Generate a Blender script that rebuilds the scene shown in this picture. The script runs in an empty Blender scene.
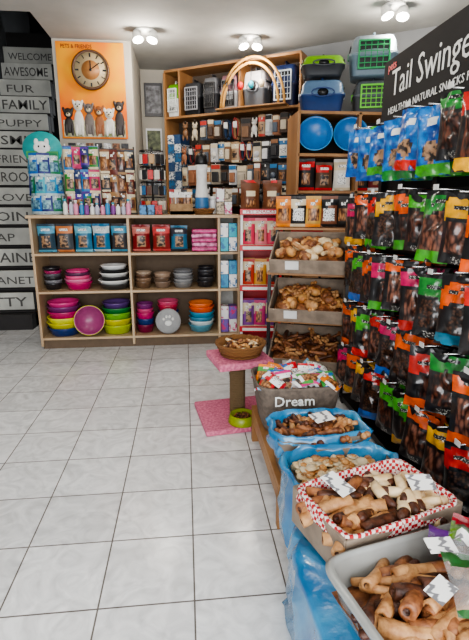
import bpy, math, random, bmesh
from mathutils import Matrix, Vector, noise
random.seed(7)
pi=math.pi
sc=bpy.context.scene
try: sc.view_settings.look='AgX - Medium High Contrast'
except Exception: pass
def lin(c):
    return tuple(((x/255)/12.92 if x/255<=0.04045 else ((x/255+0.055)/1.055)**2.4) for x in c)
MC={}
def mat(name,col,rough=.5,metal=0,col2=None,scale=18,kind='noise',bump=0,emit=0,coat=0,alpha=1,detail=3,lo=.35,hi=.65,stretch=None):
    if name in MC: return MC[name]
    m=bpy.data.materials.new(name); m.use_nodes=True
    nt=m.node_tree; N=nt.nodes; L=nt.links
    b=N['Principled BSDF']
    c1=lin(col); c2=lin(col2) if col2 else tuple(x*.86 for x in c1)
    tc=N.new('ShaderNodeTexCoord')
    if kind=='noise':
        t=N.new('ShaderNodeTexNoise'); t.inputs['Scale'].default_value=scale; t.inputs['Detail'].default_value=detail; o=t.outputs['Fac']
    elif kind=='voronoi':
        t=N.new('ShaderNodeTexVoronoi'); t.inputs['Scale'].default_value=scale; o=t.outputs['Distance']
    elif kind=='wave':
        t=N.new('ShaderNodeTexWave'); t.inputs['Scale'].default_value=scale; t.inputs['Distortion'].default_value=4; t.inputs['Detail'].default_value=2; o=t.outputs['Fac']
    elif kind=='check':
        t=N.new('ShaderNodeTexChecker'); t.inputs['Scale'].default_value=scale; o=t.outputs['Fac']
    mp=N.new('ShaderNodeMapping'); L.new(tc.outputs['Object'],mp.inputs['Vector']); L.new(mp.outputs['Vector'],t.inputs['Vector'])
    if stretch: mp.inputs['Scale'].default_value=stretch
    r=N.new('ShaderNodeMapRange'); r.inputs['From Min'].default_value=lo; r.inputs['From Max'].default_value=hi
    L.new(o,r.inputs['Value'])
    mx=N.new('ShaderNodeMix'); mx.data_type='RGBA'
    mx.inputs[6].default_value=(*c1,1); mx.inputs[7].default_value=(*c2,1)
    L.new(r.outputs['Result'],mx.inputs[0]); L.new(mx.outputs[2],b.inputs['Base Color'])
    b.inputs['Roughness'].default_value=rough; b.inputs['Metallic'].default_value=metal
    if coat: b.inputs['Coat Weight'].default_value=coat; b.inputs['Coat Roughness'].default_value=.12
    if alpha<1: b.inputs['Alpha'].default_value=alpha
    if bump:
        bp=N.new('ShaderNodeBump'); bp.inputs['Strength'].default_value=bump; bp.inputs['Distance'].default_value=.01
        L.new(o,bp.inputs['Height']); L.new(bp.outputs['Normal'],b.inputs['Normal'])
    if emit:
        b.inputs['Emission Color'].default_value=(*c1,1); b.inputs['Emission Strength'].default_value=emit
    MC[name]=m; return m
def P(c,rough=.45,**k):
    return mat('plastic_%d_%d_%d_%d'%(*c,int(rough*100)),c,rough,**k)
def T(x=0,y=0,z=0,rx=0,ry=0,rz=0,s=1):
    d=math.radians
    M=Matrix.Translation((x,y,z))@Matrix.Rotation(d(rz),4,'Z')@Matrix.Rotation(d(ry),4,'Y')@Matrix.Rotation(d(rx),4,'X')
    if s!=1: M=M@Matrix.Scale(s,4)
    return M
I4=Matrix.Identity(4)
_bx={}
class MB:
    def __init__(s): s.v=[];s.f=[];s.m=[];s.sm=[];s.mats=[]
    def mi(s,m):
        if m not in s.mats: s.mats.append(m)
        return s.mats.index(m)
    def add(s,vs,fs,m,M=I4,smooth=False):
        o=len(s.v)
        for v in vs: s.v.append(M@Vector(v))
        lst=isinstance(m,list)
        for i,f in enumerate(fs):
            s.f.append([o+k for k in f]); s.m.append(s.mi(m[i] if lst else m)); s.sm.append(smooth)
    def box(s,w,d,h,m,M=I4,bev=0):
        if bev:
            key=(round(w,4),round(d,4),round(h,4),bev)
            if key not in _bx:
                bm=bmesh.new(); bmesh.ops.create_cube(bm,size=1)
                for v in bm.verts: v.co=Vector((v.co.x*w,v.co.y*d,(v.co.z+.5)*h))
                bmesh.ops.bevel(bm,geom=bm.edges[:],offset=min(bev,w*.45,d*.45,h*.45),segments=2,affect='EDGES',profile=.6)
                bm.verts.index_update()
                _bx[key]=([tuple(v.co) for v in bm.verts],[[v.index for v in f.verts] for f in bm.faces]); bm.free()
            vs,fs=_bx[key]; s.add(vs,fs,m,M)
        else:
            a,b=w/2,d/2
            vs=[(-a,-b,0),(a,-b,0),(a,b,0),(-a,b,0),(-a,-b,h),(a,-b,h),(a,b,h),(-a,b,h)]
            s.add(vs,[(0,3,2,1),(4,5,6,7),(0,1,5,4),(1,2,6,5),(2,3,7,6),(3,0,4,7)],m,M)
    def bb(s,x0,x1,y0,y1,z0,z1,m,bev=0,M=I4):
        s.box(x1-x0,y1-y0,z1-z0,m,M@T((x0+x1)/2,(y0+y1)/2,z0),bev)
    def lathe(s,prof,m,M=I4,n=24,w=2,d=2,ex=2,wr=0,bend=0,capb=True,capt=True,seed=0,ws=6):
        vs=[];fs=[];ms=[]
        for k,(r,z) in enumerate(prof):
            for i in range(n):
                a=2*pi*i/n; c=math.cos(a); q=math.sin(a)
                x=w/2*r*math.copysign(abs(c)**(2/ex),c); y=d/2*r*math.copysign(abs(q)**(2/ex),q)
                zz=z
                if wr:
                    nv=noise.noise_vector(Vector((x*ws+seed,y*ws,z*ws*.7)))
                    x+=nv.x*wr;y+=nv.y*wr;zz+=nv.z*wr*.6
                if bend: x+=bend*z*z
                vs.append((x,y,zz))
        lst=isinstance(m,list)
        for k in range(len(prof)-1):
            for i in range(n):
                j=(i+1)%n
                fs.append((k*n+i,k*n+j,(k+1)*n+j,(k+1)*n+i)); ms.append(m[k] if lst else m)
        if capb and prof[0][0]>1e-3: fs.append(tuple(range(n-1,-1,-1))); ms.append(m[0] if lst else m)
        if capt and prof[-1][0]>1e-3: fs.append(tuple((len(prof)-1)*n+i for i in range(n))); ms.append(m[-1] if lst else m)
        s.add(vs,fs,ms,M,True)
    def tube(s,pts,r,m,M=I4,n=8,closed=False):
        pts=[Vector(p) for p in pts]; vs=[];fs=[]
        K=len(pts)
        for k,p in enumerate(pts):
            a=pts[k-1] if (k>0 or closed) else p
            b=pts[(k+1)%K] if (k<K-1 or closed) else p
            t=(b-a).normalized()
            up=Vector((0,0,1)) if abs(t.z)<.9 else Vector((1,0,0))
            e1=t.cross(up).normalized(); e2=t.cross(e1)
            for i in range(n):
                an=2*pi*i/n; vs.append(tuple(p+(e1*math.cos(an)+e2*math.sin(an))*r))
        for k in range(K if closed else K-1):
            kk=(k+1)%K
            for i in range(n):
                j=(i+1)%n; fs.append((k*n+i,k*n+j,kk*n+j,kk*n+i))
        if not closed:
            fs.append(tuple(range(n-1,-1,-1))); fs.append(tuple((K-1)*n+i for i in range(n)))
        s.add(vs,fs,m,M,True)
    def grid(s,nu,nv,fn,m,M=I4,smooth=True):
        vs=[fn(i/nu,j/nv) for j in range(nv+1) for i in range(nu+1)]
        fs=[];ms=[]
        for j in range(nv):
            for i in range(nu):
                a=j*(nu+1)+i; fs.append((a,a+1,a+nu+2,a+nu+1)); ms.append(m((i+.5)/nu,(j+.5)/nv) if callable(m) else m)
        s.add(vs,fs,ms,M,smooth)
    def bag(s,w,h,d,fn,back,M=I4,nu=8,nv=12,seed=None,wk=.18):
        sd=random.random()*50 if seed is None else seed
        def th(a,t):
            return d*.5*(math.sin(pi*a)**.6)*(max(0,math.sin(pi*min(1,max(0,(t-.1)/.9))))**.55)
        def pt(sg):
            def f(a,t):
                x=(a-.5)*w*(1-.07*math.sin(pi*t)); n=noise.noise(Vector((a*4+sd,t*6,sg)))*d*wk*math.sin(pi*a)
                return (x,sg*th(a,t)+n,-h*t)
            return f
        s.grid(nu,nv,pt(-1),fn,M); s.grid(nu,nv,pt(1),back,M)
    def ell(s,a,b,c,m,M=I4,n=14,k=8):
        s.lathe([(max(1e-6,math.sin(pi*i/k)),-c*math.cos(pi*i/k)) for i in range(k+1)],m,M,n=n,w=2*a,d=2*b)
    def text(s,txt,size,m,M,maxw=None,ext=.001,align='LEFT',off=.012):
        cu=bpy.data.curves.new('t','FONT'); cu.body=txt; cu.size=size; cu.extrude=ext; cu.resolution_u=2; cu.align_x=align; cu.offset=size*off
        ob=bpy.data.objects.new('t',cu); sc.collection.objects.link(ob)
        bpy.context.view_layer.update()
        me=bpy.data.meshes.new_from_object(ob.evaluated_get(bpy.context.evaluated_depsgraph_get()))
        vs=[tuple(v.co) for v in me.vertices]; fs=[tuple(p.vertices) for p in me.polygons]
        bpy.data.objects.remove(ob); bpy.data.meshes.remove(me); bpy.data.curves.remove(cu)
        if maxw and vs:
            x0=min(v[0] for v in vs);x1=max(v[0] for v in vs)
            k=maxw/(x1-x0); vs=[((v[0]-x0)*k if align=='LEFT' else v[0]*k,v[1],v[2]) for v in vs]
        s.add(vs,fs,m,M)
    def build(s,name,parent=None):
        me=bpy.data.meshes.new(name)
        xs=[v.x for v in s.v];ys=[v.y for v in s.v];zs=[v.z for v in s.v]
        c=Vector(((min(xs)+max(xs))/2,(min(ys)+max(ys))/2,min(zs)))
        me.from_pydata([tuple(v-c) for v in s.v],[],s.f)
        for m in s.mats: me.materials.append(m)
        me.polygons.foreach_set('material_index',s.m); me.polygons.foreach_set('use_smooth',s.sm)
        me.update()
        ob=bpy.data.objects.new(name,me); ob.location=c; sc.collection.objects.link(ob)
        if parent: ob.parent=parent
        return ob
# ---------- materials
WOOD=mat('light_birch',(196,172,140),.5,col2=(176,148,116),scale=5,stretch=(1,1,.15),detail=6,lo=.3,hi=.7)
WOODD=mat('pine',(168,124,80),.5,col2=(136,94,56),scale=6,stretch=(1,1,.2),detail=6,lo=.3,hi=.7)
BLACK=P((20,20,22),.4); DGREY=P((60,60,64),.5); WHITE=P((228,228,224),.5); CREAM=P((218,202,170),.6)
GREY=P((150,150,150),.5); LGREY=P((195,195,195),.5); RED=P((205,35,40),.4); TEAL=P((40,160,180),.4)
STEEL=mat('steel',(200,200,200),.25,1)
KRAFT=mat('kraft_cardboard',(165,135,100),.8,col2=(140,112,80),scale=30)
GCARD=mat('grey_cardboard',(146,130,114),.8,col2=(118,105,92),scale=14)
WINS=[mat('treat_sticks_a',(104,58,40),.3,col2=(26,12,9),scale=70,kind='voronoi',lo=.2,hi=.65,coat=.6,stretch=(1,1,.28)),
 mat('treat_sticks_b',(138,88,68),.3,col2=(44,22,16),scale=60,kind='voronoi',lo=.2,hi=.65,coat=.6,stretch=(1,1,.35)),
 mat('treat_nuggets_c',(86,54,36),.3,col2=(22,11,8),scale=80,kind='voronoi',lo=.2,hi=.65,coat=.6)]
WIN=WINS[0]
WIN2=mat('treat_window_tan',(190,135,85),.35,col2=(80,42,22),scale=70,kind='voronoi',lo=.2,hi=.7,stretch=(1,1,.4))
PRINT=mat('print_small_text',(236,236,232),.5,col2=(70,70,75),scale=110,lo=.53,hi=.6)
LABEL=mat('label_text_lines',(238,238,235),.5,col2=(120,120,124),scale=1,kind='wave',lo=.75,hi=.9,stretch=(6,60,6))
BPRINT=mat('black_print_text',(22,21,22),.3,col2=(190,188,180),scale=150,lo=.54,hi=.6,coat=.5)
BFOIL=mat('black_foil',(14,13,14),.3,col2=(30,28,30),scale=14,bump=.5,coat=.6)
BROWNC=[mat('chew_brown',(160,104,64),.5,col2=(98,54,30),scale=38,bump=.6,detail=6),mat('chew_tan',(204,156,106),.5,col2=(152,102,60),scale=38,bump=.6,detail=6),
 mat('chew_dark',(96,54,34),.45,col2=(52,27,17),scale=40,bump=.6,detail=6),mat('chew_cream',(232,212,176),.5,col2=(204,172,124),scale=26,bump=.4,detail=6),
 mat('chew_golden',(212,160,98),.5,col2=(164,102,50),scale=26,bump=.5,detail=6)]
BLUEP=mat('blue_plastic_film',(66,146,190),.2,col2=(30,102,154),scale=8,bump=.8,coat=.5,detail=5)
CLEARP=mat('clear_plastic',(225,230,232),.1,alpha=.16,coat=.6)
def floor_mat():
    m=bpy.data.materials.new('ceramic_tile_floor'); m.use_nodes=True; nt=m.node_tree;N=nt.nodes;L=nt.links;b=N['Principled BSDF']
    tc=N.new('ShaderNodeTexCoord'); mp=N.new('ShaderNodeMapping'); L.new(tc.outputs['Object'],mp.inputs['Vector'])
    mp.inputs['Location'].default_value=FLOC
    br=N.new('ShaderNodeTexBrick'); br.offset=0; br.squash=1
    br.inputs['Scale'].default_value=1; br.inputs['Brick Width'].default_value=.333; br.inputs['Row Height'].default_value=.333
    br.inputs['Mortar Size'].default_value=.0032; br.inputs['Mortar Smooth'].default_value=.1; br.inputs['Bias'].default_value=0
    br.inputs['Color1'].default_value=(*lin((234,234,234)),1); br.inputs['Color2'].default_value=(*lin((221,221,221)),1); br.inputs['Mortar'].default_value=(*lin((104,96,90)),1)
    L.new(mp.outputs['Vector'],br.inputs['Vector'])
    n=N.new('ShaderNodeTexNoise'); n.inputs['Scale'].default_value=7; n.inputs['Detail'].default_value=10; n.inputs['Distortion'].default_value=2.5
    L.new(tc.outputs['Object'],n.inputs['Vector'])
    r=N.new('ShaderNodeMapRange'); r.inputs['From Min'].default_value=.35;r.inputs['From Max'].default_value=.7; r.inputs['To Min'].default_value=1.03; r.inputs['To Max'].default_value=.76
    L.new(n.outputs['Fac'],r.inputs['Value'])
    mx=N.new('ShaderNodeMix'); mx.data_type='RGBA'; mx.blend_type='MULTIPLY'; mx.inputs[0].default_value=1
    L.new(br.outputs['Color'],mx.inputs[6]); L.new(r.outputs['Result'],mx.inputs[7]); L.new(mx.outputs[2],b.inputs['Base Color'])
    r2=N.new('ShaderNodeMapRange'); r2.inputs['To Min'].default_value=.2; r2.inputs['To Max'].default_value=.7
    L.new(br.outputs['Fac'],r2.inputs['Value']); L.new(r2.outputs['Result'],b.inputs['Roughness'])
    bp=N.new('ShaderNodeBump'); bp.inputs['Strength'].default_value=.4; bp.inputs['Distance'].default_value=.002; bp.invert=True
    L.new(br.outputs['Fac'],bp.inputs['Height']); L.new(bp.outputs['Normal'],b.inputs['Normal'])
    return m
# ---------- room
CEILM=mat('ceiling_paint',(180,179,174),.9,scale=3); WALLM=mat('wall_paint',(192,186,174),.9,scale=2); WALLG=mat('grey_wall_paint',(142,143,144),.9,scale=2)
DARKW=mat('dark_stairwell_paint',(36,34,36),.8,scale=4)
X0,X1,Y0,Y1=-2.4,3.2,-1.5,8.6
FLOC=(X0/2+X1/2,(Y0+Y1)/2-1.34,0)
mb=MB(); mb.bb(X0,X1,Y0,Y1,-.1,0,floor_mat()); fl=mb.build('floor')
def wall(name,x0,x1,y0,y1,z0,z1,m):
    b=MB(); b.bb(x0,x1,y0,y1,z0,z1,m); return b.build(name)
b=MB(); b.bb(X0,X1,Y0,4.6,2.95,3.05,CEILM); b.bb(-1.27,X1,4.6,6.5,2.95,3.05,CEILM); b.bb(X0,-1.2,4.6,Y1,4.3,4.4,DARKW)
b.bb(X0,-1.27,4.52,4.6,3.05,4.3,DARKW); b.bb(-1.27,-1.2,4.6,Y1,3.05,4.3,DARKW); b.build('ceiling')
wall('wall_left',X0-.1,X0,Y0,Y1,0,4.4,WALLG)
wall('wall_stairwell',X0,-1.27,Y1,Y1+.1,0,4.4,DARKW)
wall('wall_partition',-1.27,-.5,5.25,6.35,0,2.95,WALLM)
wall('wall_back',-.5,.0,6.25,6.35,0,2.95,WALLM)
b=MB(); b.bb(0,4.3,0,.1,0,2.95,WALLG,M=T(-.22,6.28,0,rz=-34)); b.build('wall_back_right')
wall('wall_right',X1,X1+.1,Y0,4.1,0,2.95,WALLG)
b=MB(); b.bb(X0,X1,Y0-.1,Y0,2.5,2.95,WALLM); b.bb(X0,-2.0,Y0-.1,Y0,0,2.5,WALLM); b.bb(2.8,X1,Y0-.1,Y0,0,2.5,WALLM); b.bb(X0,X1,Y0-.1,Y0,0,.12,WALLM); b.build('wall_front')
b=MB(); b.bb(-1.27,-.5,5.235,5.25,0,.09,WHITE); b.build('baseboard_back')
# ---------- staircase
TREAD=mat('dark_tread',(45,42,42),.6); RISER=mat('riser_board',(200,200,192),.6,scale=4,col2=(172,172,166)); INK=P((84,82,80),.6)
b=MB()
words=['KITTY','PLANET','MAINE','MAP','JOIN','LOVE','GROOM','FRIENDS','SMILE','PUPPY','FAMILY','FUR','AWESOME','WELCOME']
b.bb(-2.36,-1.72,5.18,5.42,.0,.17,TREAD)
for k in range(15):
    y=5.3+.14*k; z=.19+.231*k
    if k<14:
        b.bb(-2.36,-1.72,y,y+.02,z+.015,z+.21,RISER,.004)
        wd=words[k]; hs=[.15,.12,.16,.13][k%4]
        b.text(wd,hs,INK,T(-2.33+(k%3)*.03,y-.002,z+.055,rx=90),maxw=min(.56,.1*len(wd)+.04),off=.0 if k%2 else .006)
    b.bb(-2.37,-1.71,y-.005,y+.17,z-.016,z+.003,TREAD,.004)
    b.bb(-2.36,-1.72,y+.022,y+.15,z-.2,z+.2,TREAD)
b.build('staircase')
# ---------- poster & clock
b=MB()
POST=mat('poster_orange',(232,80,0),.6,col2=(236,168,0),scale=1.3,lo=.38,hi=.6)
b.box(.66,.02,.9,POST,T(-.9,5.225,2.02),.004)
b.box(.62,.004,.16,mat('poster_grass',(205,195,170),.5,col2=(110,120,70),scale=14),T(-.9,5.212,2.035))
cols=[(40,34,32),(225,220,210),(110,100,95),(150,90,50),(230,225,215),(60,50,48)]
for i in range(6):
    x=-1.155+.102*i; m=P(cols[i]); h=.13+.07*((i*3)%4)/3
    b.ell(.05,.01,h*.6,m,T(x,5.212,2.1+h*.35)); b.ell(.046,.014,.05,m,T(x,5.206,2.13+h)); b.ell(.022,.012,.018,CREAM,T(x,5.194,2.115+h))
    for sx in(-1,1):
        b.ell(.015,.008,.034,m,T(x+sx*.038,5.204,2.155+h,ry=sx*20)); b.ell(.007,.004,.007,BLACK,T(x+sx*.018,5.19,2.142+h)); b.ell(.016,.008,.06,m,T(x+sx*.03,5.205,2.1))
    b.ell(.009,.005,.007,BLACK,T(x,5.182,2.122+h))
b.text('PETS & FRIENDS',.05,P((120,40,30)),T(-1.18,5.213,2.86,rx=90),maxw=.3)
b.build('pet_poster')
b=MB()
M=T(-.9,5.21,2.66,rx=90)
b.lathe([(.17,0),(.185,.01),(.185,.03),(.17,.04),(.16,.03)],P((90,60,40)),M,n=40,capt=False); b.lathe([(.165,.012),(.165,.02)],P((200,178,140)),M,n=40)
b.lathe([(.09,.0205),(.09,.0215)],P((180,125,75)),M,n=30)
for i in range(12):
    a=i*pi/6; b.box(.01 if i%3 else .016,.035,.003,BLACK,M@T(.135*math.cos(a),.135*math.sin(a),.02,rz=math.degrees(a)+90))
b.box(.01,.09,.003,BLACK,M@T(0,.04,.024,rz=0)); b.box(.008,.12,.003,BLACK,M@T(.04,.03,.027,rz=-55)); b.lathe([(.012,.02),(.012,.032)],BLACK,M,n=12)
b.build('wall_clock')
def frame(x,z,w,h,c,c2,y=6.235,nm='picture_frame'):
    b=MB(); b.box(w,.02,h,P(c),T(x,y,z),.004); b.box(w*.82,.004,h*.82,mat('pic%d%d%d'%c2,c2,.5,col2=tuple(int(v*.5) for v in c2),scale=20),T(x,y-.012,z+h*.09)); b.build(nm)
frame(-.35,2.42,.22,.38,(70,70,74),(150,150,155)); frame(-.36,1.98,.2,.3,(240,240,240),(120,130,90))
frame(-.12,2.0,.16,.24,(30,30,30),(190,170,150)); frame(-.38,1.55,.2,.26,(30,30,32),(180,190,200))
b=MB(); b.tube([(-.13+.13*math.cos(a),6.22,1.8+.13*math.sin(a)) for a in [i*pi/12 for i in range(24)]],.024,BLACK,closed=True)
b.ell(.03,.02,.05,RED,T(-.1,6.2,1.77)); b.build('wall_wreath')
b=MB()
b.bb(-1.2,-.55,5.1,5.24,1.5,1.52,WHITE,.002)
for i in range(8):
    c=[(200,150,110),(90,90,95),(230,225,215),(170,60,60),(120,150,90)][i%5]
    b.box(.07,.006,random.uniform(.16,.3),mat('leafcard%d%d%d'%c,c,.5,col2=tuple(int(v*.5) for v in c),scale=30,lo=.45,hi=.6),T(-1.15+.08*i,5.17+.01*(i%2),1.521,rx=-8,rz=random.uniform(-8,8)),.001)
for i in range(7):
    c=[(60,60,64),(225,225,225),(150,100,70)][i%3]; b.box(.075,.008,.16,mat('leafcard%d%d%d'%c,c,.5,col2=tuple(int(v*.5) for v in c),scale=30,lo=.45,hi=.6),T(-1.15+.09*i,5.243,1.82,rz=0),.001)
b.build('leaflet_shelf')
# ---------- counter shelving
CBACK=mat('counter_back_panel',(104,86,68),.7)
b=MB(); cy0,cy1=4.4,4.86
for x in(-1.39,-.525,.315,.505): b.bb(x-.011,x+.011,cy0,cy1,.03,1.235,WOOD,.002)
for z in(.09,.54,.895): b.bb(-1.39,.505,cy0+.005,cy1,z,z+.022,WOOD,.002)
b.bb(-1.40,.315,cy1-.012,cy1,.03,1.235,CBACK); b.bb(.315,.505,cy1-.012,cy1,.03,1.235,WHITE)
b.bb(-1.42,.53,cy0-.02,cy1+.03,1.235,1.262,WOOD,.003); b.bb(-1.39,.505,cy0+.03,cy0+.045,0,.09,CBACK)
b.build('display_counter')
def bowlprof(r,h,t=.006): return [(r*.72,0),(r*.78,h*.05),(r*.92,h*.8),(r,h),(r-.006,h+.004),(r*.9-t,h*.8),(r*.66,h*.25),(.0001,h*.2)]
def bowlstack(x,y,z,items,name='stacked_pet_bowls'):
    b=MB()
    for (r,h,c,dz) in items:
        m=P(c,.3); mi=P(tuple(min(255,int(v*1.12+10)) for v in c),.3)
        b.lathe(bowlprof(r,h),[m,m,m,m,mi,mi,mi],T(x+random.uniform(-.006,.006),y,z),n=32); z+=dz
    b.build(name)
Z1,Z2,Z3=.1145,.5645,.9195
Yb=4.56
PK=(190,36,105);YE=(200,194,30);GR=(110,175,35);BL=(28,56,115);OR=(225,90,30);TL=(50,145,178);DK=(40,38,42);GREYC=(120,120,125)
bowlstack(-1.28,Yb,Z2,[(.085,.06,DK,.03),(.085,.06,GREYC,.03),(.085,.06,DK,.03),(.085,.06,(90,90,95),.03),(.085,.06,(150,40,90),.03),(.08,.06,DK,.03)])
bowlstack(-1.04,Yb,Z2,[(.13,.07,PK,.03),(.13,.07,(220,120,160),.03),(.12,.07,(230,90,140),.03),(.12,.07,(90,50,80),.03),(.11,.06,(210,70,130),.03)])
bowlstack(-.7,Yb,Z2,[(.155,.05,(60,60,60),.035),(.155,.05,(235,235,230),.035),(.15,.05,(50,50,52),.035),(.145,.05,(235,235,230),.035),(.14,.05,(40,40,42),.035),(.13,.05,(240,240,238),.04)])
bowlstack(-1.2,Yb,Z1,[(.165,.08,BL,.05),(.17,.08,YE,.05),(.165,.08,(225,225,60),.05),(.165,.09,PK,.05),(.16,.09,(120,50,110),.04),(.15,.09,(210,60,130),.04)])
b=MB(); b.lathe(bowlprof(.145,.075),[P(YE,.3)]*4+[P((150,60,110),.3)]*3,T(-.945,4.47,Z1+.15,rx=78,rz=8),n=36); b.build('leaning_pet_bowl')
bowlstack(-.7,Yb+.02,Z1,[(.155,.09,(170,190,40),.06),(.155,.09,YE,.06),(.155,.09,GR,.06),(.15,.08,(40,120,60),.05),(.14,.08,(90,60,120),.05)])
bowlstack(-.42,Yb,Z2,[(.08,.06,(110,85,65),.035),(.08,.06,(130,105,85),.035),(.08,.06,(100,75,58),.035),(.08,.05,(165,145,125),.03)])
bowlstack(-.24,Yb,Z2,[(.085,.06,(130,110,95),.04),(.085,.06,(110,90,75),.04),(.085,.06,(165,140,120),.04)])
bowlstack(-.03,Yb,Z2,[(.1,.05,(130,130,130),.03),(.1,.05,(150,150,150),.03),(.1,.05,(120,120,122),.03),(.1,.05,(160,160,160),.03),(.1,.05,(110,110,112),.03)])
bowlstack(.19,Yb,Z2,[(.09,.06,DK,.04),(.09,.06,(60,58,60),.04),(.085,.06,DK,.04),(.085,.05,(70,70,74),.03),(.08,.05,DK,.03)])
bowlstack(-.42,Yb,Z1,[(.09,.08,(120,20,60),.06),(.09,.08,BL,.06),(.09,.08,PK,.05),(.085,.07,(200,70,120),.05),(.085,.07,(120,40,110),.05)])
bowlstack(-.2,4.73,Z1,[(.11,.09,BL,.1),(.11,.07,(40,70,150),.05),(.11,.09,(210,60,90),.05),(.11,.08,(230,90,130),.05)])
b=MB(); M=T(-.19,4.47,Z1+.122,rx=80)
b.lathe([(.12,0),(.125,.012),(.125,.02),(.115,.026),(.0001,.022)],GREY,M,n=36)
b.ell(.035,.028,.006,WHITE,M@T(0,-.02,.026))
for dx,dy in((-.045,.02),(-.016,.045),(.016,.045),(.045,.02)): b.ell(.012,.016,.006,WHITE,M@T(dx,dy,.026))
b.build('paw_print_plate')
bowlstack(.14,Yb,Z1,[(.13,.07,(90,150,170),.04),(.13,.07,(220,230,230),.04),(.13,.07,(70,140,170),.04),(.13,.08,TL,.05),(.13,.08,OR,.05),(.125,.07,(235,120,60),.05)])
def pack_style(top,body,win,band=None,wavy=.1,pr=PRINT):
    def f(s,t):
        tt=t+wavy*(s-.5)
        if t<.08: return top
        if tt<.34: return (pr if (.25<s<.75 and .16<tt<.26) else (band or top))
        if .2<s<.8 and .42<t<.82: return win
        if t>.88: return band or body
        return body
    return f
def foodbag(x,y,z,w,h,c,c2,win,rz=0,nm='pet_food_bag',d=.09):
    b=MB(); b.bag(w,h,d,pack_style(P(c,.35),P(c,.35),win,P(c2,.35)),P(c,.35),T(x,y,z+h+.003,rz=rz)); b.build(nm)
DOG=mat('dog_picture',(160,125,95),.4,col2=(50,42,40),scale=32,lo=.45,hi=.55,detail=5)
xs=[-1.29,-1.125,-.955,-.79,-.62]
cc=[((45,70,85),(90,160,190)),((70,75,80),(210,130,80)),((50,110,140),(120,190,210)),((30,110,150),(200,210,210)),((60,60,64),(80,150,180))]
for x,(c,c2) in zip(xs,cc): foodbag(x,4.52,Z3,.165,.26,c,c2,DOG,rz=random.uniform(-8,8))
foodbag(-.42,4.52,Z3,.17,.25,(130,30,35),(200,120,110),DOG,5); foodbag(-.23,4.52,Z3,.17,.25,(140,40,40),(210,80,80),DOG,-6); foodbag(-.06,4.52,Z3,.16,.24,(50,110,140),(60,60,70),DOG)
b=MB()
for i in range(5):
    b.box(.24,.16,.04,mat('pink_pack%d'%(i%2),[(214,70,140),(228,150,190)][i%2],.35,col2=(140,30,80),scale=30),T(.178+random.uniform(-.003,.003),4.53,Z3+.002+.042*i,rz=random.uniform(-2,2)),.012)
b.build('stacked_pink_packs')
for z,c in((.115,((120,90,170),(230,230,230))),(.5645,((70,150,190),(240,240,240))),(.9195,((60,180,200),(240,240,240)))):
    b=MB()
    for i in range(2):
        for k in range(2):
            cc_=c[(i+k)%2]; b.box(.075,.12,.13,mat('carton%d%d%d'%cc_,cc_,.5,col2=(200,60,120) if z<.3 else (60,120,170),scale=25,lo=.55,hi=.6),T(.37+.082*i,4.5,z+.002+.132*k),.003)
    b.build('stacked_cartons')
# ---------- countertop items
ZC=1.264
b=MB()
cx,cy=-1.27,4.62
b.lathe([(.13,0),(.13,.015),(.02,.03),(.015,.64)],WHITE,T(cx,cy,ZC),n=24)
b.lathe([(.15,0),(.15,.012)],P((50,160,160)),T(cx,cy-.03,ZC+.58,rx=90),n=30,w=2.3); b.ell(.075,.01,.055,WHITE,T(cx,cy-.05,ZC+.59)); b.box(.28,.01,.06,P((50,140,75)),T(cx,cy-.05,ZC+.5))
for sx in(-1,1): b.ell(.02,.008,.03,WHITE,T(cx+sx*.045,cy-.05,ZC+.64)); b.ell(.008,.006,.01,BLACK,T(cx+sx*.025,cy-.06,ZC+.6))
for k,zt in enumerate((.54,.37,.21)):
    for i in range(9):
        a=2*pi*(i+.5*k)/9; c=[(30,140,185),(35,120,80),(30,100,175),(60,165,180),(30,40,110)][(i*2+k)%5]
        b.bag(.11,.2,.03,pack_style(P(c),P(c),mat('fishy',(130,175,185),.4,col2=(20,65,105),scale=40),P((175,195,200)),wavy=.3),P(c),T(cx+.125*math.cos(a),cy+.125*math.sin(a),ZC+zt,rz=math.degrees(a)+90+random.uniform(-12,12),rx=-4),nu=7,nv=10)
b.build('treat_carousel')
def boxpile(name,x0,x1,y0,y1,z,rows,cols,pal,h,w):
    b=MB()
    n=max(1,int((x1-x0)/w+.01))
    for r in range(rows):
        for c in range(n):
            for k in range(cols):
                col=random.choice(pal); b.box(w*.9,(y1-y0)/cols*.9,h*.97,mat('carton%d%d%d'%col,col,.5,col2=tuple(int(v*.55) for v in col),scale=45,lo=.5,hi=.55),T(x0+w*(c+.5),y0+(y1-y0)*(k+.5)/cols,z+h*r,rz=random.uniform(-3,3)),.003)
    return b.build(name)
def bagstand(x,w,y,rows,pals,n,name,frame=BLACK,hb=.2):
    b=MB(); top=max(rows)
    b.box(w+.03,.14,.012,frame,T(x,y,ZC),.003)
    for s_ in(-1,1): b.tube([(x+s_*w/2,y+.02,ZC),(x+s_*w/2,y+.02,ZC+top+.02)],.007,frame)
    for r,z in enumerate(rows):
        b.tube([(x-w/2,y+.02,ZC+z),(x+w/2,y+.02,ZC+z)],.005,frame)
        for i in range(n):
            for q in range(2):
                c=pals[(i*2+r+q)%len(pals)]; ww=w/n*random.uniform(1.0,1.35)
                b.bag(ww,hb*random.uniform(.9,1.15),.035,pack_style(P(c),P(c),[WIN2,DOG,WINS[1]][(i+r)%3],[CREAM,P(c),P(pals[(i+r+2)%len(pals)])][i%3],wavy=random.uniform(-.4,.4)),P(c),T(x-w/2+w/n*(i+.5),y-.01-.03*q,ZC+z-.01*q,rz=random.uniform(-16,16),rx=-3),nu=7,nv=10)
    b.build(name)
bagstand(-.95,.3,4.68,(.62,.42,.24),[(80,45,140),(30,110,170),(45,130,50),(190,50,100),(25,50,100)],4,'hanging_bag_stand',WHITE)
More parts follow.
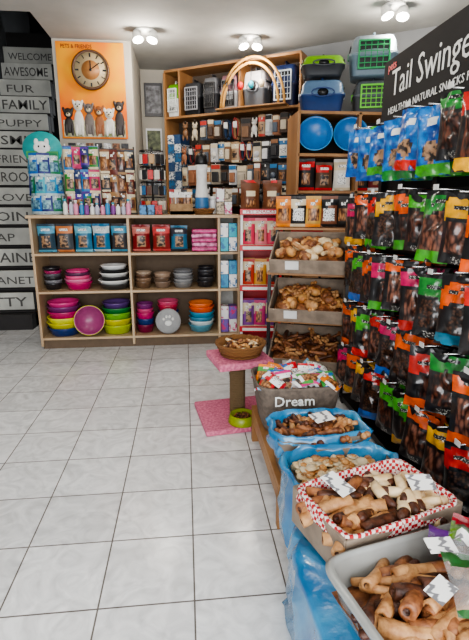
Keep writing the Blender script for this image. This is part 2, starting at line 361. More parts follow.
bagstand(-.62,.3,4.68,(.6,.4,.23),[(62,38,28),(125,82,52),(40,45,54),(105,45,34),(160,122,80)],4,'hanging_bag_stand')
b=MB()
for i in range(13):
    c=[(225,225,220),(180,180,195),(220,140,170),(60,140,190),(130,70,145)][i%5]; m=P(c); hh=random.uniform(.85,1.3)
    b.lathe([(.019,0),(.021,.01),(.021,.075*hh),(.009,.09*hh),(.009,.1*hh),(.013,.1*hh),(.013,.115*hh)],[m,m,m,WHITE,WHITE,[TEAL,BLACK,WHITE][i%3]],T(-1.08+.047*i,4.45+.02*(i%2),ZC),n=14)
b.build('small_bottles')
b=MB(); kx,ky=-.3,4.66
b.lathe([(.09,0),(.09,.012),(.012,.02),(.01,.6),(.02,.61)],BLACK,T(kx,ky,ZC),n=20)
for z in(.58,.44,.3,.16):
    b.tube([(kx+.11*math.cos(a),ky+.11*math.sin(a),ZC+z) for a in [i*pi/8 for i in range(16)]],.004,BLACK,closed=True)
    for a in(0,pi/2): b.tube([(kx-.11*math.cos(a),ky-.11*math.sin(a),ZC+z),(kx+.11*math.cos(a),ky+.11*math.sin(a),ZC+z)],.004,BLACK)
    for i in range(12):
        a=i*2*pi/12+z; c=random.choice([(190,45,45),(40,40,44),(215,208,195),(180,140,90),(60,110,150),(90,60,45)])
        b.tube([(kx+.11*math.cos(a),ky+.11*math.sin(a),ZC+z),(kx+.115*math.cos(a),ky+.115*math.sin(a),ZC+z-.04)],.002,STEEL,n=5)
        b.box(.05,.014,.085,P(c),T(kx+.117*math.cos(a),ky+.117*math.sin(a),ZC+z-.12,rz=math.degrees(a)+90),.006)
b.build('keyring_display_stand')
boxpile('counter_leaflets',-.42,-.19,4.42,4.5,ZC+.001,1,1,[(190,40,40),(230,230,225),(70,130,180)],.09,.072)
b=MB()
BLB=P((60,115,165))
b.lathe([(.058,0),(.068,.01),(.07,.08),(.064,.16),(.05,.3),(.052,.4),(.058,.46)],[WHITE,BLB,BLB,WHITE,WHITE,WHITE],T(.17,4.66,ZC),n=24); b.lathe([(.058,.46),(.062,.48),(.055,.54),(.03,.57)],BLACK,T(.17,4.66,ZC),n=24); b.box(.02,.08,.015,BLACK,T(.17,4.63,ZC+.57),.004)
b.build('dispenser_bottle')
def wicker(name,x,y,z,r,h,fill=None):
    b=MB(); wk=mat('wicker',(165,115,65),.7,col2=(95,60,30),scale=60,kind='wave',bump=.6,lo=0,hi=1)
    b.lathe([(r*.75,0),(r*.9,h*.5),(r,h),(r*.95,h),(r*.85,h*.5),(r*.6,h*.15),(.0001,h*.15)],wk,T(x,y,z),n=32)
    for k in range(4): b.tube([(x+(r*(.78+.2*k/3)+.004)*math.cos(a),y+(r*(.78+.2*k/3)+.004)*math.sin(a),z+h*(.12+.28*k)+.003*(-1)**i) for i,a in enumerate([j*pi/18 for j in range(36)])],.005 if k<3 else .008,wk,closed=True,n=6)
    if fill:
        for i in range(fill):
            a=random.random()*6.28; q=r*.7*math.sqrt(random.random())
            b.lathe([(.0001,-.03),(.011,-.025),(.012,0),(.01,.025),(.0001,.03)],random.choice(BROWNC[:5]),T(x+q*math.cos(a),y+q*math.sin(a),z+h*(.55+.35*random.random()),rx=80+random.uniform(-20,20),rz=random.random()*360),n=8)
    b.build(name)
wicker('small_wicker_tray',.18,4.49,ZC,.095,.05,20)
boxpile('boxed_pet_products',.3,.46,4.5,4.62,ZC+.001,2,1,[(60,140,185),(230,230,230),(185,170,145)],.12,.078)
b=MB()
for i in range(5): 
    m=P([(235,235,235),(210,220,225),(90,150,90)][i%3]); b.lathe([(.03,0),(.033,.01),(.033,.13),(.03,.14),(.034,.142),(.034,.17)],[m,m,m,WHITE,WHITE],T(.28+.07*(i%3),4.7+.08*(i//3),ZC),n=16)
b.build('supplement_jars')
b=MB()
b.bb(-.14,.08,4.62,4.78,ZC,ZC+.03,KRAFT); b.bb(-.14,.08,4.62,4.63,ZC,ZC+.1,KRAFT); b.bb(-.14,.08,4.77,4.78,ZC,ZC+.14,KRAFT)
for i in range(8):
    c=[(170,50,50),(220,215,205),(50,50,55),(190,150,95),(55,105,75)][i%5]
    b.bag(.075,.2,.025,pack_style(P(c),P(c),WIN2,WHITE),P(c),T(-.11+.05*(i%4),4.67+.05*(i//4),ZC+.235,rz=random.uniform(-15,15)),nu=6,nv=8)
b.build('pouch_box')
# ---------- product cabinet (angled)
U=T(-.2,5.78,0,rz=-32)
b=MB()
for x in(0,.2,.95,1.62): b.bb(x-.011,x+.011,0,.3,0 if x in(0,1.62) else 2.33,2.8,WOODD,.002,M=U)
b.bb(0,1.62,0,.3,2.8,2.825,WOODD,.003,M=U); b.bb(0,1.62,0,.3,2.31,2.335,WOODD,.003,M=U); b.bb(0,1.62,.28,.3,0,2.8,mat('back_panel',(80,70,60),.7),M=U)
for z in(.4,1.1): b.bb(0,1.62,0,.3,z,z+.022,WOODD,M=U)
b.build('product_display_cabinet')
def carrier(name,M,w,d,h,cb,cl,cd,door=True,nx=5,nz=5):
    b=MB(); mb_=P(cb,.35); ml=P(cl,.35); md=P(cd,.35)
    b.lathe([(.84,0),(.88,.01),(.97,h*.48),(1.03,h*.5),(1.03,h*.53)],mb_,M,n=40,w=w,d=d,ex=6)
    b.lathe([(1.03,h*.53),(1.03,h*.56),(.97,h*.58),(.9,h*.86),(.8,h*.97),(.5,h)],ml,M,n=40,w=w,d=d,ex=6)
    y=-d/2*1.02
    if door:
        fw,fh=w*.62,h*.7
        for sx in(-1,1): b.box(.014,.02,fh,md,M@T(sx*fw/2,y,h*.14),.003)
        for zz in(h*.14,h*.14+fh-.012): b.box(fw,.02,.014,md,M@T(0,y,zz),.003)
        b.box(fw,.004,fh,BLACK,M@T(0,y+.012,h*.14))
        for i in range(1,nx): b.box(.006,.006,fh,md,M@T(-fw/2+fw*i/nx,y-.002,h*.14))
        for i in range(1,nz): b.box(fw,.006,.006,md,M@T(0,y-.004,h*.14+fh*i/nz))
    else:
        b.lathe([(.3,0),(.3,.012)],BLACK,M@T(0,y+.006,h*.58,rx=90),n=28,w=w*.8,d=h*.8); b.tube([(w*.3*.44*math.cos(a)*1.9,y-.008,h*.58+h*.13*math.sin(a)) for a in [i*pi/12 for i in range(24)]],.006,mb_,M,closed=True)
    for sx in(-1,1):
        b.box(.02,.03,.05,md,M@T(sx*w*.5,0,h*.48),.004)
        for i in range(4): b.box(.008,.03,.02,BLACK,M@T(sx*w*.478,-d*.25+i*d*.17,h*.7,rz=0),.002)
    b.tube([(0,-d*.16,h*.98),(0,-d*.14,h*1.08),(0,d*.14,h*1.08),(0,d*.16,h*.98)],.012,mb_,M)
    b.build(name)
ZS=2.337
carrier('pet_carrier',U@T(.1,.13,ZS),.17,.24,.35,(225,228,225),(100,165,25),(225,228,225))
carrier('pet_carrier',U@T(.35,.13,ZS),.24,.24,.34,(30,30,33),(60,62,66),(150,150,155))
carrier('pet_carrier',U@T(.58,.13,ZS),.19,.24,.37,(60,60,64),(110,112,116),(40,40,42))
carrier('pet_carrier',U@T(.81,.13,ZS),.22,.24,.37,(205,207,207),(150,110,120),(50,50,52))
carrier('pet_carrier',U@T(1.1,.14,ZS),.26,.24,.38,(95,100,106),(205,200,200),(60,60,64),False)
carrier('pet_carrier',U@T(1.43,.14,ZS),.28,.24,.4,(24,36,70),(30,50,95),(190,200,210))
b=MB()
ax=1.12
for rr,yy in((.36,-.06),(.31,-.10)):
    b.tube([(ax+rr*math.cos(a),yy,2.345+rr*1.3*math.sin(a)) for a in [pi*i/24 for i in range(25)]],.014,P((200,150,82)),U)
b.bb(ax-.39,ax+.39,-.13,-.005,2.33,2.345,WOODD,.003,M=U)
for i in range(3): b.ell(.03,.03,.04,[RED,TEAL,CREAM][i],U@T(ax-.12+.12*i,-.08,2.55)); b.tube([(ax-.12+.12*i,-.08,2.58),(ax-.12+.12*i,-.08,2.74)],.003,BLACK,U)
b.build('wooden_arch_toy')
pal=[(225,222,212),(125,90,62),(170,138,104),(50,50,52),(195,182,158),(85,95,108),(160,108,78),(205,205,205),(82,62,50),(180,168,150)]
TOPS=[WHITE,BLACK,P((50,115,165)),CREAM,P((140,98,68)),P((190,60,50))]
def hangcards(name,x0,x1,zt,h,M,step):
    b=MB(); x=x0
    while x<x1-step*.6:
        w=step*random.choice([.8,1,1,1.25]); x+=w/2; kind=random.choice(['card','card','blist','loop','plush','bag','bag']); zz=zt+random.uniform(-.03,.0)
        grp=random.choice(pal); m=P(grp); hh=h*random.uniform(.85,1.05)
        b.tube([(x,.26,zz),(x,-.02,zz+.004)],.003,STEEL,M,n=6)
        for k in range(3 if kind!='plush' else 1):
            MM=M@T(x,.0+.035*k,zz-hh,rz=random.uniform(-8,8))
            if kind in('card','blist'):
                b.box(w*.88,.004,hh,m,MM,.001); b.box(w*.82,.006,hh*.2,random.choice(TOPS),MM@T(0,-.003,hh*.76))
                if kind=='card': b.box(w*.62,.03,hh*.5,P(random.choice(pal)),MM@T(0,-.014,hh*.12),.008)
                else: b.lathe([(.028,0),(.032,.01),(.028,.02)],P(random.choice(pal)),MM@T(0,-.004,hh*.38,rx=90),n=16); b.box(w*.6,.006,hh*.15,PRINT,MM@T(0,-.003,.01))
            elif kind=='loop':
                c=P(random.choice([(160,50,50),(50,80,120),(40,40,42),(170,130,90)]))
                b.tube([(.032*math.cos(a),0,hh*.5+hh*.46*math.sin(a)) for a in [i*pi/9 for i in range(18)]],.007,c,MM,closed=True,n=6)
                b.box(.045,.004,.06,WHITE,MM@T(0,-.01,hh*.55),.001)
            elif kind=='plush':
                b.ell(.035,.03,.05,m,MM@T(0,0,hh*.35)); b.ell(.03,.03,.03,m,MM@T(0,-.005,hh*.35+.07))
                for sx in(-1,1): b.ell(.01,.008,.022,m,MM@T(sx*.022,0,hh*.35+.1)); b.ell(.012,.012,.03,m,MM@T(sx*.025,-.01,hh*.35-.05)); b.ell(.004,.003,.004,BLACK,MM@T(sx*.01,-.035,hh*.35+.075))
            else: b.bag(w*.95,hh,.03,pack_style(m,m,random.choice([WIN2,DOG,PRINT]),random.choice(TOPS)),m,MM@T(0,0,hh),nu=6,nv=9)
        x+=w/2
    b.build(name)
for i,zt in enumerate((2.28,2.03,1.80,1.56)):
    hangcards('hanging_pet_accessories',.21,1.6,zt,.22,U,.1)
b=MB()
for k in range(10):
    for i in range(2):
        c=[(50,110,160),(225,228,230),(45,75,120),(190,195,200)][(k+i)%4]
        b.box(.085,.2,.1,mat('carton%d%d%d'%c,c,.5,col2=(60,90,120),scale=40,lo=.5,hi=.55),U@T(.055+.09*i,.12,1.125+.102*k),.003)
b.build('stacked_product_boxes')
# ---------- red display stand
b=MB(); R_=mat('red_display_card',(200,26,38),.4,col2=(168,18,28),scale=5); D=T(.47,3.98,0,rz=-8)
b.bb(0,.36,.3,.32,0,1.31,R_,M=D); b.bb(0,.02,0,.3,0,1.29,WHITE,M=D); b.bb(.34,.36,0,.3,0,1.29,R_,M=D)
b.bb(.02,.34,0,.3,0,.1,WHITE,M=D)
for z in(.25,.62,.97,1.27):
    b.bb(.02,.34,-.01,.3,z,z+.012,WHITE,M=D); b.bb(-.005,.365,-.035,-.01,z-.0,z+.05,R_,.003,M=D); b.bb(.02,.34,-.037,-.035,z+.012,z+.038,WHITE,M=D)
b.text('PET SNACKS',.035,R_,D@T(.05,-.0385,1.287,rx=90),maxw=.24)
b.build('red_display_stand')
for z,cs in((.265,[(130,70,150),(200,60,120)]),(.635,[(190,60,40),(210,150,60)]),(.985,[(215,60,90),(235,130,140)])):
    b=MB()
    for i in range(3):
        for k in range(2): 
            c=cs[(i+k)%2]; b.bag(.11,.25,.05,pack_style(P(c),P(c),[DOG,WIN2][i%2],CREAM,wavy=.3),P(c),D@T(.07+.105*i,.06+.08*k,z+.258,rx=-8,rz=random.uniform(-10,10)),nu=8,nv=10)
    b.build('shelf_treat_bags')
BR=(105,60,34)
for i,(x,y) in enumerate(((.08,.1),(.27,.14))):
    b=MB(); b.bag(.17,.27,.08,lambda s,t:(CREAM if (.25<s<.75 and .3<t<.5) else (WIN2 if .2<s<.8 and .6<t<.85 else (RED if t<.1 else P(BR)))),P(BR),D@T(x,y,1.284+.275+.0,rz=10-18*i),nu=8,nv=12); b.build('brown_treat_pouch')
b=MB(); W=T(.87,3.8,0,rz=-12)
b.bb(0,.26,0,.02,.85,1.3,R_,.003,M=W); b.bb(.01,.25,-.004,0,.92,1.02,CREAM,M=W)
b.bb(.0,.02,.0,.02,0,.85,BLACK,M=W); b.bb(.24,.26,.0,.02,0,.85,BLACK,M=W); b.bb(0,.26,-.08,.1,0,.015,BLACK,M=W); b.build('red_promo_panel')
# ---------- tall shelf behind rack
b=MB(); sx0,sx1,sy0,sy1=.98,2.05,4.1,4.5
for x in(sx0,(sx0+sx1)/2,sx1): b.bb(x-.012,x+.012,sy0,sy1,0,2.12,WOODD,.002)
for z in(.3,.7,1.1,1.45,1.76,2.1): b.bb(sx0,sx1,sy0,sy1,z,z+.024,WOODD,.002)
b.bb(sx0,sx1,sy1-.015,sy1,0,2.12,mat('back_panel2',(44,38,34),.7)); b.build('tall_shelf_unit')
BB=(25,110,180)
for x in(1.15,1.465):
    b=MB(); b.lathe(bowlprof(.15,.07),[P((25,92,160),.3)]*3+[P((80,160,212),.3)]+[P(BB,.3)]*3,T(x,4.2,1.784+.15,rx=76,rz=-14),n=40); b.build('blue_pet_bowl')
carrier('covered_litter_box',T(1.22,4.3,2.125,rz=-12),.38,.34,.26,(36,62,112),(90,118,148),(200,205,205),False)
carrier('covered_litter_box',T(1.22,4.3,2.415,rz=-12),.36,.3,.16,(60,62,66),(115,170,25),(60,60,60),False)
carrier('pet_carrier',T(1.68,4.3,2.125,rz=-16),.34,.32,.27,(80,85,90),(90,95,100),(100,200,35))
carrier('pet_carrier',T(1.66,4.3,2.425,rz=-16),.4,.32,.32,(110,128,140),(128,140,148),(30,140,80))
for z,cs in((1.474,[(30,28,30),(90,60,40),(230,225,215),(40,40,42),(120,40,40),(160,120,80)]),(1.124,[(150,90,50),(30,28,30),(170,60,40),(210,190,150),(60,50,45),(90,60,40)])):
    b=MB()
    for i in range(6):
        c=cs[i]
        b.bag(.155,.27-.03*(i%2),.07,pack_style(P(c),P(c),[WIN2,DOG,PRINT][i%3],random.choice([CREAM,RED,WHITE,P((230,140,40))])),P(c),T(1.08+.165*i,4.2,z+.275-.03*(i%2),rz=-10+random.uniform(-8,8)),nu=8,nv=11)
    b.build('shelf_pet_food_bags')
# ---------- chews
def chew(b,kind,M,m):
    R=random.uniform
    if kind=='roll':
        L=R(.1,.15)/2; r=R(.011,.016)
        b.lathe([(.0001,-L),(r*.8,-L+.003),(r,-L*.6),(r*.93,0),(r,L*.6),(r*.8,L-.003),(.0001,L)],m,M,n=10,bend=R(-2,2),wr=.003,ws=40,seed=R(0,9))
    elif kind=='thick':
        L=R(.12,.17)/2; r=R(.016,.023)
        b.lathe([(r*.3,-L+.012),(r*.4,-L),(r*.95,-L),(r,-L*.5),(r*.94,0),(r,L*.5),(r*.95,L),(r*.4,L),(r*.3,L-.012)],[BROWNC[2],m,m,m,m,m,m,BROWNC[2]],M,n=14,wr=.005,ws=28,seed=R(0,9),bend=R(-2,2))
    elif kind=='bun':
        r=R(.026,.038); b.lathe([(.0001,-r*1.5),(r*.6,-r*1.25),(r,-r*.5),(r*.9,0),(r,r*.5),(r*.6,r*1.25),(.0001,r*1.5)],m,M,n=14,wr=.006,ws=30,seed=R(0,9))
    elif kind=='bone':
        L=R(.1,.14)/2; r=.012
        b.lathe([(.0001,-L),(r*.9,-L+.004),(r,-L*.7),(r*.85,0),(r,L*.7),(r*.9,L-.004),(.0001,L)],m,M,n=10)
        for s_ in(-1,1):
            for q in(-1,1): b.ell(.015,.015,.015,m,M@T(q*.011,0,s_*L),n=10,k=6)
    elif kind=='chip':
        r=R(.013,.024); b.lathe([(.0001,-.003),(r*.8,-.004),(r,0),(r*.8,.004),(.0001,.006)],m,M@T(rx=90),n=9,wr=.005,ws=50,seed=R(0,9))
    elif kind=='dipped':
        L=R(.05,.065); r=R(.014,.019)
        b.lathe([(.0001,-L),(r*.8,-L+.006),(r,-L*.5),(r,-L*.3),(r*1.08,-L*.28),(r*1.08,L*.6),(r*.85,L-.005),(.0001,L)],[BROWNC[2]]*3+[BROWNC[3]]*4,M,n=14,bend=R(-5,5),wr=.003,ws=30)
def pile(b,n,cx,cy,w,d,z,hh,kinds,mats,base,M=I4,tilt=25,yaw=(0,180)):
    def f(s,t):
        x=(s-.5)*w;y=(t-.5)*d; e=max(0,1-(2*s-1)**4)*max(0,1-(2*t-1)**4)
        return (cx+x,cy+y,z+hh*.6*e+noise.noise(Vector((x*20,y*20,z)))*.012)
    b.grid(10,10,f,base,M)
    for i in range(n):
        s=random.uniform(.08,.92);t=random.uniform(.08,.92); x,y,zz=f(s,t)
        chew(b,random.choice(kinds),M@T(x,y,zz+.01+random.random()*hh*.4,rx=90+random.uniform(-tilt,tilt),ry=random.uniform(-tilt,tilt)*.4,rz=random.uniform(*yaw)),random.choice(mats))
def crate(b,w,d,h,m,mi,M,t=.01,lowfront=.6):
    b.box(w,d,.01,mi,M)
    b.box(w,t,h*lowfront,m,M@T(0,-d/2,0),.002); b.box(w,t,h,m,M@T(0,d/2,0),.002)
    for s_ in(-1,1):
        vs=[(0,-d/2,0),(0,d/2,0),(0,d/2,h),(0,-d/2,h*lowfront)]
        vv=[(s_*w/2-t/2,y,z) for _,y,z in vs]+[(s_*w/2+t/2,y,z) for _,y,z in vs]
        b.add(vv,[(0,1,2,3),(7,6,5,4),(0,4,5,1),(1,5,6,2),(2,6,7,3),(3,7,4,0)],m,M)
RK=T(.88,3.22,0,rz=-20)
b=MB()
for x in(-.27,.27):
    for y in(-.12,.2): b.bb(x-.012,x+.012,y-.012,y+.012,0,1.17 if y>0 else .9,BLACK,.002,M=RK)
for z in(.2,.56,.9): b.bb(-.28,.28,-.17,.24,z-.02,z,WOODD,.003,M=RK)
b.build('tiered_display_rack')
for z,kinds,ms,n in((.905,['bun','bun','roll'],[BROWNC[4],BROWNC[1],BROWNC[3],BROWNC[0]],54),(.565,['bun','bone'],[BROWNC[4],BROWNC[1],BROWNC[0]],50),(.205,['bone','roll'],[BROWNC[2],BROWNC[0],BROWNC[1]],50)):
    b=MB(); C=RK@T(0,-.03,z+.05,rx=16)
    crate(b,.5,.38,.16,GCARD,KRAFT,C); pile(b,n,0,0,.46,.35,.05,.07,kinds,ms,BROWNC[0],C)
    b.box(.09,.003,.06,WHITE,C@T(-.1,-.2,.03)); b.build('crate_of_dog_chews')
b=MB()
for i in range(5):
    for q in range(2):
        c=[(190,110,50),(30,28,28),(200,155,75),(120,70,45),(40,36,34)][(i+q)%5]
        b.bag(.12,.22,.05,pack_style(P(c),P(c),[WIN2,PRINT][(i+q)%2],random.choice([CREAM,P((235,140,40)),BLACK])),P(c),RK@T(-.22+.11*i,.17+.06*q,1.415,rz=random.uniform(-14,14)),nu=7,nv=10)
b.bb(-.28,.28,.12,.3,1.172,1.19,WOODD,.003,M=RK)
for x in(-.27,.27): b.bb(x-.012,x+.012,.19,.214,1.19,1.44,BLACK,.002,M=RK)
b.tube([(-.27,.2,1.42),(.27,.2,1.42)],.006,BLACK,RK)
b.build('hanging_snack_pouches')
# ---------- cat post
PINK=mat('pink_plush',(222,130,155),.95,col2=(190,98,128),scale=60,bump=.8); SIS=mat('sisal_rope',(180,152,112),.9,col2=(130,105,72),scale=90,kind='wave',bump=.8,lo=0,hi=1)
b=MB(); cx,cy=.29,2.77
b.box(.46,.46,.035,PINK,T(cx,cy,0,rz=8),.012); b.lathe([(.045,.035),(.045,.385)],SIS,T(cx+.02,cy,0),n=24)
for k in range(22): b.tube([(cx+.02+.046*math.cos(a),cy+.046*math.sin(a),.045+.0155*k) for a in [i*pi/8 for i in range(16)]],.006,SIS,closed=True,n=5)
b.box(.35,.33,.045,PINK,T(cx+.03,cy,.383,rz=12),.012); b.build('cat_scratching_post')
wicker('wicker_basket',.33,2.77,.429,.155,.085,50)
b=MB(); OL=P((140,155,25),.35)
b.lathe([(.085,0),(.09,.008),(.078,.055),(.07,.058),(.06,.02),(.0001,.018)],[OL,OL,OL,OL,BROWNC[2]],T(.325,2.62,.036),n=32)
for i in range(60):
    a=random.random()*6.28;q=.055*math.sqrt(random.random()); b.ell(.007,.007,.006,BROWNC[random.choice([0,2])],T(.325+q*math.cos(a),2.62+q*math.sin(a),.036+.04),n=6,k=4)
b.build('pet_food_bowl')
# ---------- bench & bins
b=MB()
b.bb(.36,.8,1.67,2.47,.19,.215,WOODD,.003)
for x in(.38,.78):
    for y in(1.69,2.45): b.bb(x-.02,x+.02,y-.02,y+.02,0,.19,WOODD,.002)
b.bb(.36,.375,1.67,2.47,.13,.19,WOODD)
b.build('low_wooden_bench')
TAUPE=mat('taupe_felt',(112,100,90),.9,col2=(90,80,72),scale=40,bump=.4)
b=MB(); M=T(.56,2.26,.217)
b.lathe([(.8,0),(.84,.02),(1,.24),(1.02,.25),(.97,.255),(.94,.24),(.8,.04),(.0001,.04)],TAUPE,M,n=48,w=.44,d=.36,ex=5)
b.text('Dream',.07,WHITE,M@T(-.14,-.186,.165,rx=83),maxw=.2)
pc=[(195,30,42),(40,110,180),(235,235,235),(225,125,30),(70,155,70),(205,60,130),(240,240,240),(120,180,215)]
for i in range(44):
    c=random.choice(pc); b.bag(.09,.12,.03,pack_style(P(c,.3),P(c,.3),random.choice([WIN2,PRINT,DOG]),P(random.choice(pc),.3)),P(c,.3),M@T(random.uniform(-.17,.14),random.uniform(-.11,.14),.25+random.random()*.05,rx=-60+random.uniform(-25,25),rz=random.uniform(-90,90)),nu=6,nv=8)
b.build('fabric_basket_of_snacks')
def linedbin(name,x,y,z,w,d,h,content,drape,seed):
    b=MB(); M=T(x,y,z)
    b.lathe([(.86,0),(.94,h-.02),(.94,h)],GCARD,M,n=40,w=w,d=d,ex=6,capt=False)
    b.lathe([(1.0,h-drape),(1.04,h-drape*.7),(1.0,h-drape*.45),(1.05,h-drape*.2),(1.01,h-.02),(1.04,h+.012),(.97,h+.018),(.92,h-.01),(.88,h-.04),(.84,h-.09),(.4,h-.1),(.0001,h-.1)],BLUEP,M,n=128,w=w,d=d,ex=4,wr=.026,ws=17,seed=seed,capb=False)
    content(b,M,h); b.build(name)
linedbin('lined_bin_of_brown_chews',.56,1.82,.217,.41,.26,.19,lambda b,M,h:(pile(b,70,0,0,.35,.21,h-.07,.06,['roll','bone','chip'],[BROWNC[2],BROWNC[0],BROWNC[1]],BROWNC[0],M),b.box(.1,.07,.002,LABEL,M@T(.02,.0,h+.035,rx=8,rz=20))),.1,1)
linedbin('lined_bin_of_chew_chips',.57,1.51,.0,.44,.29,.385,lambda b,M,h:(pile(b,340,0,0,.39,.25,h-.07,.06,['chip'],[BROWNC[3],BROWNC[1],BROWNC[4],CREAM],BROWNC[1],M)),.28,5)
b=MB(); b.lathe([(.98,0),(1.04,.02),(.98,.07),(1.03,.12),(.99,.17),(1.02,.23),(.99,.28),(.98,.32),(.93,.34),(.0001,.34)],BLUEP,T(.57,.85,0),n=160,w=.54,d=.94,ex=7,wr=.03,ws=13,seed=3); b.build('blue_plastic_covered_crate')
GING=mat('gingham_cloth',(170,30,38),.8,col2=(225,212,206),scale=90,kind='check',lo=.4,hi=.6)
b=MB(); M=T(.565,1.2,.357,rz=17)
crate(b,.42,.27,.125,GCARD,KRAFT,M,lowfront=1)
b.lathe([(1.03,.095),(1.02,.122),(1.01,.132),(.95,.132),(.92,.1),(.8,.05),(.0001,.05)],GING,M,n=80,w=.42,d=.27,ex=10,wr=.007,ws=22,capb=False)
pile(b,34,-.1,0,.19,.22,.05,.05,['thick','thick','roll'],[BROWNC[0],BROWNC[1],BROWNC[1],BROWNC[2]],BROWNC[0],M,18,(60,130)); pile(b,38,.09,0,.21,.22,.05,.06,['dipped'],[BROWNC[3]],BROWNC[2],M,18)
b.box(.06,.095,.002,LABEL,M@T(-.1,.06,.15,rx=12,rz=15)); b.box(.08,.06,.002,LABEL,M@T(.14,-.04,.155,rx=15,rz=-20)); b.build('gingham_lined_box_of_chews')
b=MB(); M=T(.645,.85,.357,rz=13)
FR=mat('frosted_plastic',(160,162,159),.25,col2=(132,132,129),scale=5,coat=.4)
b.lathe([(.88,0),(.9,.01),(.97,.1),(1.03,.11),(1.03,.12),(.97,.125),(.95,.11),(.88,.03),(.0001,.03)],FR,M,n=64,w=.58,d=.36,ex=9)
pile(b,85,-.02,0,.5,.31,.035,.055,['thick','thick','roll'],[BROWNC[0],BROWNC[1],BROWNC[1],BROWNC[2]],BROWNC[0],M,15,(50,140))
for i in range(9):
    c=[(95,40,125),(100,145,30),(165,25,45),(95,50,130),(40,95,45)][i%5]
    b.bag(.09,.16,.04,(lambda c:(lambda s,t: P(c,.3) if (t<.2+.15*s or t>.9) else (LABEL if .3<s<.7 and .45<t<.6 and c[0]>150 else CLEARP)))(c),CLEARP,M@T(.0+.07*(i%4),.13-.1*(i//4),.155+.006*i,rx=-78,rz=random.uniform(-60,60)),nu=8,nv=11,wk=.5)
for x,y,r in((-.12,-.04,20),(-.02,.07,-15),(.12,-.08,8)): b.box(.07,.045,.002,LABEL,M@T(x,y,.175,rx=10,rz=r))
b.box(.14,.003,.065,WHITE,M@T(.05,-.19,.04)); b.text('SNACKS',.035,BLACK,M@T(-.01,-.193,.055,rx=90),maxw=.12)
b.build('plastic_box_of_chews')
# ---------- right rack
b=MB(); RX=1.26
PEG=mat('black_pegboard',(18,18,19),.7,col2=(8,8,8),scale=60,kind='voronoi',lo=.1,hi=.3)
b.bb(RX,RX+.03,.9,2.92,.05,2.12,PEG)
for y in(.9,1.58,2.26,2.92): b.bb(RX-.03,RX+.05,y-.02,y+.02,0,2.12,BLACK,.003)
b.bb(RX-.3,RX+.3,.88,.92,0,.06,BLACK,.003); b.bb(RX-.2,RX+.3,2.9,2.94,0,.06,BLACK,.003); b.bb(RX-.2,RX+.2,.9,2.92,.02,.06,BLACK,.003)
tiers=[1.76,1.40,1.075,.75,.44]
for zt in tiers: b.bb(RX-.02,RX,.9,2.92,zt+.01,zt+.03,BLACK)
b.build('black_pegboard_rack')
fo=[(238,92,12),(235,170,15),(35,135,50),(205,25,95),(70,170,40),(25,100,190),(205,38,28),(20,120,150)]
FM=[mat('foil%d'%i,c,.28,col2=tuple(int(v*.75) for v in c),scale=22,coat=.5,bump=.3) for i,c in enumerate(fo)]
BLF=mat('foil_blue',(35,125,200),.28,col2=(12,60,130),scale=20,coat=.5,bump=.3)
seq=[[5,5,4,2,6,4,2,6,4,1,0],[3,0,6,1,0,4,2,1,0,6,0],[0,4,0,3,0,3,2,0,6,1,2],[0,1,4,6,3,0,6,2,0,1,3],[3,0,1,6,4,4,0,1,6,3,0]]
for ti,zt in enumerate(tiers):
    b=MB(); i=0; y=2.82
    while y>1.0:
        k=seq[ti][i%11]; band=FM[k]; band2=FM[(k*3+i)%8]; blue=(ti==0 and y>1.95); sty=(i*7+ti*3)%4; win=WINS[(i//2+ti)%3]; til=random.uniform(-.25,.3)
        zz=zt+random.uniform(-.02,.015)
        b.tube([(RX-.01,y,zz+.012),(RX-.24,y,zz+.018)],.004,STEEL,n=6)
        if i%2==0: b.box(.035,.004,.022,WHITE,T(RX-.247,y,zz+.015,rz=-90))
        for q in range(3):
            body=BLF if blue else BFOIL
            def fn(s,t,body=body,band=band,blue=blue,sty=sty,win=win,til=til,band2=band2):
                tt=t+til*(s-.5)+.05*math.sin(pi*s)
                if t<.05: return body if sty!=2 else band
                if blue:
                    if tt<.22: return body
                    if tt<.34: return WHITE if .3<s<.7 else body
                    if (s-.5)**2*4+(t-.65)**2*8<.25: return DOG
                    return band if t>.84 else body
                lo,hi=[(.1,.38),(.06,.32),(.0,.3),(.14,.44)][sty]
                if lo<tt<hi: return BPRINT if (.25<s<.75 and (lo+hi)/2-.035<tt<(lo+hi)/2+.02) else band
                if sty in(1,3) and t>.84: return band2
                if hi+.05<tt and t<.82 and .18<s<.82: return win if sty!=3 or s>.4 else body
                if t>.88 and .3<s<.7: return BPRINT
                return body
            hb=[.27,.29,.25,.28][sty]
            if q<1: MMt=T(RX-.21,y,zz+.01,rz=-54+random.uniform(-18,18),rx=random.uniform(-8,3),ry=random.uniform(-4,4))
            else: MMt=T(RX-.21+.07*q,y+random.uniform(-.02,.02),zz+.01,rz=-60+random.uniform(-16,16))
            b.bag(.16,hb,.055,fn,body,MMt,nu=12 if q==0 else 8,nv=18 if q==0 else 10,wk=.5)
        y-=.165+random.uniform(-.012,.012); i+=1
    b.build('hanging_treat_bags')
SG=mat('sign_black',(18,17,17),.75,col2=(26,24,24),scale=4)
b=MB(); b.bb(1.15,1.18,.95,2.78,1.80,2.13,SG,.004)
for y in(1.1,2.6): b.bb(1.18,RX-.001,y-.01,y+.01,1.9,1.93,BLACK)
b.text('Tail Swingers',.19,WHITE,T(1.148,2.66,1.93,rx=90,rz=-90),maxw=.86,off=-.004); b.text('HEALTHY & NATURAL SNACKS FOR DOGS',.05,WHITE,T(1.148,2.68,1.84,rx=90,rz=-90),maxw=1.0,off=0)
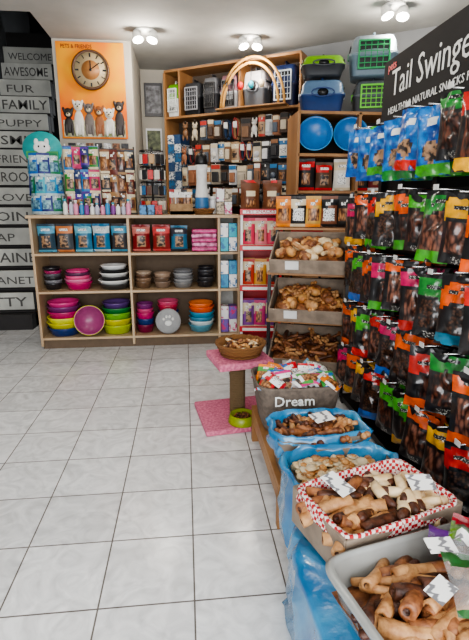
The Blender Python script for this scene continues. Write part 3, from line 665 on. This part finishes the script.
b.text('pets',.06,RED,T(1.148,2.72,2.07,rx=90,rz=-90)); b.build('snack_brand_sign')
# ---------- ceiling spots
GLOW=mat('lamp_glow',(255,250,240),.5,emit=25)
def spot(x,y):
    b=MB(); b.lathe([(.09,-.02),(.09,-.001)],WHITE,T(x,y,2.95),n=24)
    for s_ in(-1,1):
        M=T(x+s_*.075,y-.01,2.9,rx=-20,ry=s_*12)
        b.lathe([(.028,.04),(.038,.02),(.05,-.03),(.052,-.05),(.046,-.05)],WHITE,M,n=20,capt=False); b.lathe([(.045,-.052),(.045,-.046)],GLOW,M,n=20)
        b.tube([(x+s_*.04,y,2.94),(x+s_*.075,y-.01,2.92)],.01,WHITE)
    ob=b.build('ceiling_spotlight')
    l=bpy.data.lights.new('bulb','POINT'); l.energy=17; l.color=(1,.92,.82); l.shadow_soft_size=.05
    lo=bpy.data.objects.new('bulb',l); sc.collection.objects.link(lo); lo.parent=ob; lo.location=(0,-.05,-.10)
for x,y in((-.33,4.92),(.68,5.0),(1.76,4.14),(.2,2.6),(-1.2,3.0),(.6,.3)): spot(x,y)
def area(name,loc,rot,sx,sy,e,c=(1,1,1)):
    l=bpy.data.lights.new(name,'AREA'); l.shape='RECTANGLE'; l.size=sx; l.size_y=sy; l.energy=e; l.color=c
    o=bpy.data.objects.new(name,l); o.location=loc; o.rotation_euler=[math.radians(a) for a in rot]; sc.collection.objects.link(o)
area('window_daylight',(.2,-1.45,1.45),(90,0,0),4.4,2.2,220,(.97,.985,1))
w=bpy.data.worlds.new('sky'); sc.world=w; w.use_nodes=True; bg=w.node_tree.nodes['Background']; bg.inputs[0].default_value=(.9,.95,1,1); bg.inputs[1].default_value=1.1
cam=bpy.data.cameras.new('camera'); cam.sensor_fit='VERTICAL'; cam.sensor_height=36; cam.lens=25.9; cam.clip_start=.05
co=bpy.data.objects.new('camera',cam); co.location=(0,0,1.35); co.rotation_euler=(math.radians(76),0,math.radians(-6)); sc.collection.objects.link(co); sc.camera=co
